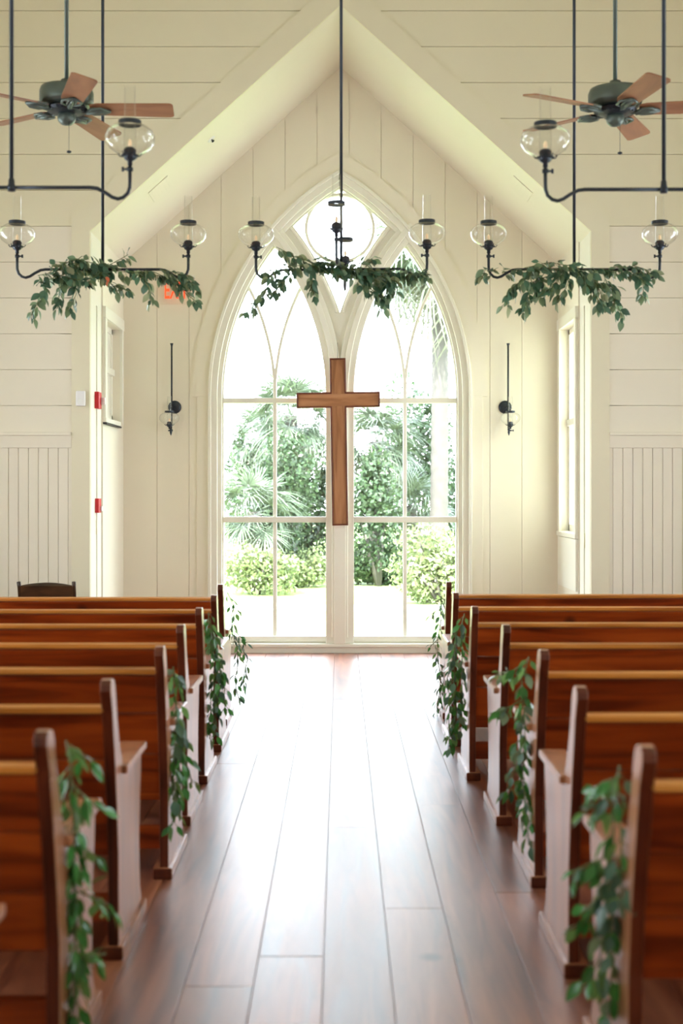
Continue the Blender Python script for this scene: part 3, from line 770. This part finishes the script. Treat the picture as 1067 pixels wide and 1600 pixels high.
# ------------------------------------------------------------------ leaves and garlands
def leaf_mesh(name, m, wr=.5, curl=.12, fold=.18):
    """leaf of length 1 along +Y from the origin, folded on its midrib"""
    st = [(0.0, 0.01), (.12, .5), (.32, .96), (.5, 1.0), (.72, .72), (.88, .34), (1.0, 0.0)]
    vs = []; fs = []
    mid = []; lft = []; rgt = []
    for t, wv in st:
        z = -curl * t * t; mid.append(len(vs)); vs.append((0, t, z))
        if 0.05 < t < .99:
            w_ = wr * .5 * wv; lft.append(len(vs)); vs.append((-w_, t, z + fold * w_)); rgt.append(len(vs)); vs.append((w_, t, z + fold * w_))
    nL = len(lft)
    for side in (lft, rgt):
        fs.append((mid[0], side[0], mid[1]) if side is rgt else (mid[0], mid[1], side[0]))
        for i in range(nL - 1):
            q = (mid[i + 1], side[i], side[i + 1], mid[i + 2]); fs.append(q if side is rgt else q[::-1])
        q = (mid[nL], side[-1], mid[nL + 1]); fs.append(q if side is rgt else q[::-1])
    me = bpy.data.meshes.new(name); me.from_pydata(vs, [], fs); me.update(); me.materials.append(M[m])
    for p in me.polygons: p.use_smooth = True
    return me
LF = {k: [leaf_mesh('leaf', k, wr, cu, fo) for wr, cu, fo in ((.56, .1, .2), (.62, .3, .1), (.48, .2, .35))] for k in ('leaf', 'leaf2', 'leafred')}
LF['leaf3'] = [leaf_mesh('leaf', 'leaf3', wr, cu, fo) for wr, cu, fo in ((.46, .15, .25), (.4, .3, .2), (.5, .1, .1))]
LF['narrow'] = [leaf_mesh('leaf', 'leaf', wr, cu, fo) for wr, cu, fo in ((.26, .2, .3), (.3, .3, .2))]
def orient(d, rnd, roll=None):
    d = Vector(d).normalized(); x = d.cross(Vector((0, 0, 1)))
    if x.length < .05: x = Vector((1, 0, 0))
    x.normalize(); z = x.cross(d)
    m = Matrix((x, d, z)).transposed(); a = rnd.uniform(-1.3, 1.3) if roll is None else roll
    return (m @ Matrix.Rotation(a, 3, 'Y'))
def garland(name, label, group, origin, strands, kinds, rnd, step, size, cat='garland', extra=None, pets=.5, stemr=.0022):
    """strands: list of point lists in world space; the stem mesh is the thing and every leaf a part"""
    o0 = Vector(origin); bm = bmesh.new(); spots_ = []
    for st in strands:
        pts = [Vector(p) - o0 for p in st]; sm = []
        for a, b in zip(pts, pts[1:]):
            nseg = max(1, int((b - a).length / .05))
            for i in range(nseg): sm.append(a.lerp(b, i / nseg) + Vector([rnd.uniform(-.006, .006) for _ in range(3)]))
        sm.append(pts[-1]); add_tube(bm, sm, stemr, 5)
        acc = 0; k = rnd.random() * 6
        for a, b in zip(sm, sm[1:]):
            L_ = (b - a).length; acc += L_; dr = (b - a).normalized()
            while acc > step:
                acc -= step; k += 2.4; base = a.lerp(b, rnd.random())
                per = Vector((math.cos(k), math.sin(k) * .8, math.sin(k * 1.7) * .5)); per = (per - dr * per.dot(dr) * .7).normalized()
                spots_.append((base, (per * rnd.uniform(.5, 1.1) + dr * .55 + Vector((0, 0, -.35))).normalized()))
    root = link(name, finish(bm, name, True), 'stem'); root.location = o0; tag(root, label, cat, group)
    bm = bmesh.new(); n = 0
    rnd.shuffle(spots_); more = spots_[298:]; spots_ = spots_[:298]
    for base, d in spots_:
        pl = rnd.uniform(.3, 1) * pets * size; kd = rnd.choice(kinds); sz = size * rnd.uniform(.65, 1.15)
        me = rnd.choice(LF[kd]); q = base + d * pl
        lf = link('leaf', me, None, root); lf.matrix_local = Matrix.Translation(q) @ orient(d + Vector((0, 0, -rnd.random() * .6)), rnd).to_4x4() @ Matrix.Scale(sz, 4)
        add_tube(bm, [base, q], stemr * .6, 3, False); n += 1
    if more:
        vs = []; fs = []
        for base, d in more:
            me = rnd.choice(LF[rnd.choice(kinds)]); i0 = len(vs)
            mt = Matrix.Translation(base + d * .3 * pets * size) @ orient(d, rnd).to_4x4() @ Matrix.Scale(size * rnd.uniform(.6, 1.05), 4)
            vs += [tuple(mt @ v.co) for v in me.vertices]; fs += [tuple(i0 + q for q in p.vertices) for p in me.polygons]
        mm = bpy.data.meshes.new('small_leaves'); mm.from_pydata(vs, [], fs); mm.update(); link('small_leaves', mm, kinds[0] if kinds[0] != 'narrow' else 'leaf', root)['kind'] = 'stuff'
    if n: link('leaf_stalks', finish(bm, 'leaf_stalks'), 'stem', root)['kind'] = 'stuff'
    return root
rg = random.Random(11)
def px_strand(pts, Y): return [at(x_, y_, Y + rg.uniform(-.05, .05)) for x_, y_ in pts]
GA = 'greenery garlands wound on the chandeliers'
YG = YA - .03
g1 = garland('chandelier_garland', 'mixed green leafy garland on the left chandelier, coral leaf in its middle', GA, cA[0],
    [px_strand(q, YG) for q in ([(60, 430), (110, 420), (160, 422), (230, 425), (300, 445)], [(75, 425), (120, 405), (165, 418), (200, 398)], [(62, 432), (70, 452), (56, 478), (48, 496)],
     [(100, 425), (95, 455), (90, 482)], [(120, 425), (118, 460), (108, 488)], [(150, 425), (175, 445), (205, 455)], [(90, 430), (135, 440), (160, 425)], [(215, 425), (232, 445), (236, 472)],
     [(240, 425), (270, 440), (305, 470)], [(70, 440), (100, 428), (128, 400)], [(250, 420), (290, 432), (308, 455)], [(110, 415), (140, 425), (170, 412)])],
    ['leaf', 'leaf', 'leaf2', 'leaf2', 'leaf'], rg, .0085, .062)
for i_, (x_, y_) in enumerate(((166, 432), (169, 437))):
    lf = link('leaf', LF['leafred'][i_], None, g1); lf.matrix_local = Matrix.Translation(at(x_, y_, YG - .07) - cA[0]) @ orient((.3 - .5 * i_, -.3, -.6), rg, .3).to_4x4() @ Matrix.Scale(.045, 4); lf['label'] = 'small coral red leaf'
garland('chandelier_garland', 'green garland with pointed drooping leaves on the middle chandelier', GA, cA[1],
    [px_strand(q, YG) for q in ([(402, 430), (450, 415), (532, 420), (600, 425), (670, 432)], [(430, 385), (455, 400), (490, 410), (530, 415)], [(425, 425), (415, 455), (385, 490)], [(460, 422), (440, 440), (428, 462)],
     [(490, 420), (485, 445), (492, 465)], [(540, 422), (570, 440), (600, 470)], [(560, 425), (590, 440), (615, 455)], [(585, 420), (610, 440), (598, 482)], [(600, 420), (635, 432), (655, 428)],
     [(520, 425), (505, 405), (500, 400)], [(545, 420), (580, 425), (620, 440)], [(520, 425), (545, 425), (560, 412), (580, 405)], [(560, 432), (575, 455), (590, 462)])],
    ['leaf', 'leaf', 'leaf', 'leaf2'], rg, .0075, .064)
garland('chandelier_garland', 'full dark green garland on the right chandelier drooping at both ends', GA, cA[2],
    [px_strand(q, YG) for q in ([(785, 425), (830, 420), (897, 422), (960, 422), (1020, 432)], [(830, 425), (800, 450), (790, 478)], [(850, 425), (830, 455), (815, 488)], [(880, 420), (865, 445), (840, 465)],
     [(890, 425), (885, 450), (870, 468)], [(920, 425), (935, 450), (945, 475)], [(940, 425), (955, 455), (972, 495)], [(900, 420), (925, 440), (960, 450)], [(990, 425), (1005, 440), (1005, 462)],
     [(820, 418), (860, 410), (900, 415)], [(900, 425), (930, 460), (940, 480)], [(950, 420), (990, 415), (1020, 425)], [(770, 432), (760, 420), (752, 436)], [(800, 445), (830, 440), (860, 430)])],
    ['leaf', 'leaf', 'leaf', 'leaf2'], rg, .008, .066)

GP = 'vine garlands hanging on the pew ends'
def pewvine(s, i, pts, kinds, step, size, label, spread=.035, extra=()):
    """pts: (x px, y px) points at the pew end; depth is that of the pew's back post"""
    rt = spots[(s, i)]; Y = rt.location.y + .02
    rr = random.Random(100 + i * 7 + s)
    st = [[at(a, b, Y + dy + rr.uniform(-.03, .03)) for a, b, dy in q] for q in pts]
    for q in st:      # keep on the aisle side of the panel
        for v in q: v.x = min(v.x, abs(rt.location.x) - .015) if s > 0 else max(v.x, -abs(rt.location.x) + .015)
    return garland('pew_garland', label, GP, st[0][0], st, kinds, rr, step, size, stemr=.0025)
pewvine(-1, 0, [[(356, 925, 0), (366, 950, .05), (362, 985, .1), (372, 1020, .1), (368, 1060, .1), (374, 1095, .1)], [(362, 935, 0), (378, 955, .02)], [(365, 985, .1), (385, 1005, .1)], [(362, 990, .1), (386, 1030, .1), (380, 1080, .1)]],
        ['narrow', 'narrow', 'leaf3'], .015, .052, 'thin-leaved vine on the front left pew, against the bright window')
pewvine(-1, 2, [[(324, 955, 0), (330, 1000, .05), (336, 1050, .1), (340, 1100, .1), (335, 1150, .1)], [(328, 965, 0), (336, 1010, .1), (350, 1060, .1), (352, 1110, .1)], [(330, 1075, .1), (322, 1130, .1), (322, 1155, .1)], [(330, 1000, .1), (345, 1040, .1), (342, 1090, .1)]],
        ['leaf3', 'leaf3', 'leaf'], .012, .054, 'leafy vine on the third left pew, reaching almost the floor')
pewvine(-1, 4, [[(268, 1040, 0), (275, 1080, .1), (272, 1130, .1), (278, 1180, .1), (285, 1230, .1)], [(272, 1050, .0), (284, 1070, .1)], [(270, 1140, .1), (262, 1200, 0), (250, 1250, -.03)], [(274, 1120, .1), (282, 1160, .1), (300, 1225, .15)], [(272, 1160, .1), (270, 1210, .1), (245, 1290, .0)]],
        ['leaf3', 'leaf3', 'leaf'], .013, .058, 'vine with broad green leaves on the fifth left pew')
pewvine(-1, 6, [[(88, 1160, 0), (110, 1200, .05), (100, 1280, .05), (108, 1360, .1), (100, 1440, .1), (105, 1520, .1), (85, 1600, .1)], [(90, 1165, 0), (135, 1185, .05)], [(95, 1225, .05), (130, 1245, .1), (155, 1265, .1)], [(105, 1310, .1), (140, 1330, .1)], [(105, 1390, .1), (140, 1400, .1), (170, 1415, .15)], [(108, 1480, .1), (135, 1500, .1), (165, 1490, .15)], [(95, 1290, .1), (85, 1370, .1), (95, 1450, .1), (90, 1540, .1)]],
        ['leaf3'], .0135, .062, 'large bright green vine on the nearest left pew end')
pewvine(1, 0, [[(694, 930, 0), (688, 965, .05), (684, 1010, .1), (690, 1060, .1), (682, 1120, .1), (672, 1195, .1)], [(690, 950, 0), (674, 960, .1)], [(686, 1000, .1), (672, 1010, .1)], [(690, 1040, .1), (698, 1100, .1), (690, 1180, .1)], [(688, 1130, .1), (676, 1170, .1), (668, 1205, .1)]],
        ['narrow', 'narrow', 'leaf3'], .015, .052, 'thin-leaved trailing vine on the front right pew')
pewvine(1, 2, [[(728, 960, 0), (712, 990, .05), (708, 1050, .1), (712, 1110, .1), (706, 1160, .1)], [(722, 975, 0), (720, 1020, .1), (722, 1080, .1), (718, 1140, .1)], [(712, 1000, .1), (700, 1060, .1), (702, 1120, .1), (704, 1170, .1)]],
        ['leaf3', 'leaf3', 'leaf'], .012, .054, 'dense leafy vine on the third right pew')
pewvine(1, 4, [[(828, 1025, 0), (815, 1060, .05), (818, 1110, .1), (812, 1180, .1), (818, 1240, .1), (832, 1320, .0)], [(826, 1035, 0), (795, 1050, .1), (775, 1055, .2)], [(820, 1090, .1), (790, 1110, .1), (765, 1115, .2)], [(818, 1110, .1), (822, 1160, .05), (815, 1220, .1), (825, 1290, .0)], [(812, 1190, .1), (800, 1215, .1), (790, 1240, .1)]],
        ['leaf3', 'leaf3', 'leaf'], .013, .057, 'vine with side sprays on the fifth right pew')
pewvine(1, 6, [[(975, 1200, 0), (965, 1260, .05), (965, 1330, .1), (950, 1400, .1), (960, 1480, .1), (965, 1590, .1)], [(970, 1215, 0), (945, 1220, .05), (930, 1235, .1)], [(965, 1250, .05), (930, 1265, .1), (910, 1270, .1)], [(960, 1340, .1), (925, 1345, .1), (900, 1360, .1)], [(955, 1390, .1), (920, 1420, .1), (905, 1450, .1)], [(968, 1290, .0), (985, 1340, .0), (990, 1400, 0)], [(955, 1440, .1), (935, 1500, .1), (920, 1530, .1)], [(965, 1500, .1), (945, 1560, .1)], [(960, 1340, .1), (940, 1390, .1), (935, 1440, .1)]],
        ['leaf3', 'leaf3', 'leaf'], .0145, .060, 'large bright green vine on the nearest right pew end')

# ------------------------------------------------------------------ folding chair by the left wall
ch = empty('folding_chair', (-2.24, 9.86, 0)); tag(ch, 'dark brown wooden folding chair behind the front left pew by the beadboard', 'chair')
for s in (-1, 1):
    tube('back_stile', [(s * .205, .16, .01), (s * .205, -.02, .45), (s * .208, -.10, .78), (s * .21, -.115, .82)], .016, 'chair', ch, 8)
    tube('front_leg', [(s * .175, -.22, .01), (s * .175, .0, .30), (s * .175, .12, .43)], .015, 'chair', ch, 8)
n = 12; up = []; dn = []
for i in range(n + 1):
    t = -1 + 2 * i / n; up.append((t * .2, .815 - .022 * t * t)); dn.append((t * .2, .70 - .008 * (1 - t * t)))
me = plate_mesh('crest_rail', [up + dn[::-1]], .02, lambda a, b, d: (a, -.12 + d + .05 * (1 - (a / .2) ** 2) * .4 + (.82 - b) * .2, b), .003); link('crest_rail', me, 'chair', ch)
box('back_slat', (-.2, -.075, .60), (.2, -.06, .65), 'chair', ch, .004)
box('seat', (-.19, -.2, .43), (.19, .2, .455), 'chair', ch, .01); 
tube('stretcher', [(-.175, -.15, .11), (.175, -.15, .11)], .011, 'chair', ch); tube('stretcher', [(-.2, .1, .15), (.2, .1, .15)], .011, 'chair', ch)

# ------------------------------------------------------------------ garden
GZ = -0.2
struct(box('lawn', (-60, 12.25, GZ - .3), (60, 90, GZ), 'lawn'), 'sunlit pale lawn outside the window')
struct(box('path', (-30, 18.4, GZ - .02), (30, 19.2, GZ + .012), 'path'), 'pale path crossing the lawn')
def frond_mesh(m, nl=30, droop=.5, seed=0, pet=.55, ln=.75):
    rr = random.Random(seed); vs = []; fs = []
    def strip(a, d, L_, wd, dr):
        side = d.cross(Vector((0, 0, 1)));
        if side.length < .1: side = Vector((1, 0, 0))
        side.normalize(); ring = []
        for i in range(4):
            t = i / 3; p = a + d * L_ * t + Vector((0, 0, -dr * t * t * L_)); ww = wd * (1 - t) ** .6 * (.5 + .5 * min(1, t * 3))
            if i == 3: vs.append(tuple(p)); ring.append((len(vs) - 1,))
            else: vs.append(tuple(p - side * ww)); vs.append(tuple(p + side * ww)); ring.append((len(vs) - 2, len(vs) - 1))
        for u_, v_ in zip(ring, ring[1:]):
            fs.append((u_[0], u_[1], v_[1], v_[0]) if len(v_) == 2 else (u_[0], u_[1], v_[0]))
    strip(Vector((0, 0, 0)), Vector((0, 1, .1)), pet + .3, .014, .1)
    for k in range(nl):
        t = -1 + 2 * k / (nl - 1); a = t * R(115); L_ = ln * (1 - .3 * abs(t)) * rr.uniform(.85, 1.1)
        d = Vector((math.sin(a), math.cos(a), .12 + .15 * abs(math.sin(a)) + rr.uniform(-.06, .06))).normalized()
        strip(Vector((0, pet + .04, .03)) + d * .03, d, L_, .02, droop * rr.uniform(.5, 1.4))
    me = bpy.data.meshes.new('frond'); me.from_pydata(vs, [], fs); me.update(); me.materials.append(M[m]); return me
FR = [frond_mesh('palm', seed=1, droop=.45), frond_mesh('palm', seed=2, droop=.8), frond_mesh('palmdead', seed=3, droop=1.0)]
def palm(px, pyc, Y, sc, n, label, trunk_r=.14, seed=0, low=-.9):
    rr = random.Random(seed); c = at(px, pyc, Y); root = empty('palm_tree', (c.x, Y, GZ)); tag(root, label, 'tree', 'palms in the garden')
    hz = c.z - GZ; pts = [(rr.uniform(-.02, .02), 0, hz * i / 14) for i in range(15)]; bm = bmesh.new()
    rad = []; pp = []
    for i in range(60):
        t = i / 59; rad.append(trunk_r * (1.15 - .2 * t) * (1.06 if i % 2 else .95)); pp.append((.04 * math.sin(t * 2.5), 0, -.05 + (hz + .05) * t))
    add_tube(bm, pp, rad, 12); link('trunk', finish(bm, 'trunk', True), 'bark', root)
    for k in range(n):
        az = k * 2.39996 + rr.random() * .4; el = (1.15 - (1.15 - low) * (k / n) ** .9)
        f = link('frond', FR[2] if k > n * .8 else FR[rr.randrange(2)], None, root)
        f.matrix_local = Matrix.Translation((.04, 0, hz)) @ Matrix.Rotation(az, 4, 'Z') @ Matrix.Rotation(el, 4, 'X') @ Matrix.Rotation(rr.uniform(-.4, .4), 4, 'Y') @ Matrix.Scale(sc * rr.uniform(.85, 1.1), 4)
    return root
palm(684, 385, 23.0, 1.42, 50, 'tall palm with pale ringed trunk beyond the right lancet', .15, 1, -1.1)
palm(452, 650, 24.0, .95, 46, 'bushy palm with drooping fans beyond the left lancet', .13, 2, -1.2)
palm(394, 800, 22.3, .8, 34, 'low palm at the far left of the window view', .15, 3, -1.3)
palm(585, 690, 24.5, .92, 42, 'short palm just right of the wooden cross', .13, 4, -1.2)
palm(405, 690, 28.5, .9, 36, 'palm partly hidden at the left behind the bushy one', .12, 5, -1.1)
palm(640, 790, 25.5, .8, 30, 'low spreading palm between the cross and the tall trunk', .12, 6, -.8)

def shrub(px, py, Y, rx, rz_, n, m, label, size=.09, seed=0, ry=None):
    """ball of leaves with a few stems, resting on the lawn"""
    rr = random.Random(seed); c = at(px, py, Y); root = empty('shrub', (c.x, Y, GZ)); tag(root, label, 'shrub')
    ry = ry or rx * .6; vs = []; fs = []; cz = c.z - GZ
    lobes = [(rr.uniform(-.6, .6) * rx, rr.uniform(-.5, .5) * ry, cz + rr.uniform(-.6, .6) * rz_, rr.uniform(.35, .6)) for _ in range(12)]
    for _ in range(n):
        lx, ly, lz, lr = rr.choice(lobes); d = Vector([rr.gauss(0, 1) for _ in range(3)]).normalized()
        q = Vector((lx + d.x * rx * lr, ly + d.y * ry * lr, lz + d.z * rz_ * lr)) + Vector([rr.gauss(0, .04) for _ in range(3)])
        if q.z < .02: q.z = .02 + rr.random() * .2
        a = Vector([rr.gauss(0, 1) for _ in range(3)]).normalized(); b = a.cross(d if abs(a.dot(d)) < .9 else Vector((0, 0, 1))).normalized(); sz = size * rr.uniform(.6, 1.3)
        i = len(vs); vs += [tuple(q - a * sz * .5), tuple(q + b * sz * .26), tuple(q + a * sz * .5), tuple(q - b * sz * .26)]; fs.append((i, i + 1, i + 2, i + 3))
    me = bpy.data.meshes.new('foliage'); me.from_pydata(vs, [], fs); me.update()
    o = link('foliage', me, m, root); o['kind'] = 'stuff'
    bm = bmesh.new()
    for lx, ly, lz, lr in lobes[:6]: add_tube(bm, [(lx * .1, ly * .1, 0), (lx * .5, ly * .5, lz * .5), (lx, ly, lz)], [.035, .025, .01], 6)
    link('stem', finish(bm, 'stem', True), 'bark', root)
    return root
shrub(487, 800, 25, .55, 1.5, 5200, 'bush', 'tall dark green shrub just left of the central mullion', .11, 1)
shrub(400, 760, 28, .9, 1.7, 5200, 'bush', 'broad green shrub behind the left palms', .12, 2)
shrub(400, 893, 21.3, .8, .42, 2800, 'bushl', 'low yellow-green hedge shrub at the left foot of the palms', .09, 3)
shrub(460, 900, 23, .7, .5, 2600, 'bushl', 'pale leafy low shrub below the dark shrub', .09, 4)
shrub(650, 720, 27, .85, 1.6, 6000, 'bush', 'rounded dark green tree left of the tall palm trunk', .12, 5)
shrub(712, 780, 28, .6, 1.8, 2600, 'bush', 'green tree right of the tall palm trunk', .12, 9)
shrub(597, 890, 23.5, .75, .55, 3600, 'bush', 'low green shrub right of the wooden cross foot', .09, 6)
shrub(650, 870, 24, .6, .5, 2200, 'bushl', 'small pale green shrub in the middle of the right panes', .09, 7)
shrub(690, 882, 19.5, .7, .62, 4200, 'bushl', 'large yellow-green shrub at the right edge of the window view', .09, 8)
shrub(438, 780, 22.9, .6, 1.25, 4600, 'bush', 'green shrub hiding the trunk of the bushy palm', .10, 11)
shrub(592, 790, 23.2, .55, 1.2, 4200, 'bush', 'green shrub hiding the trunk of the palm by the cross', .10, 12)
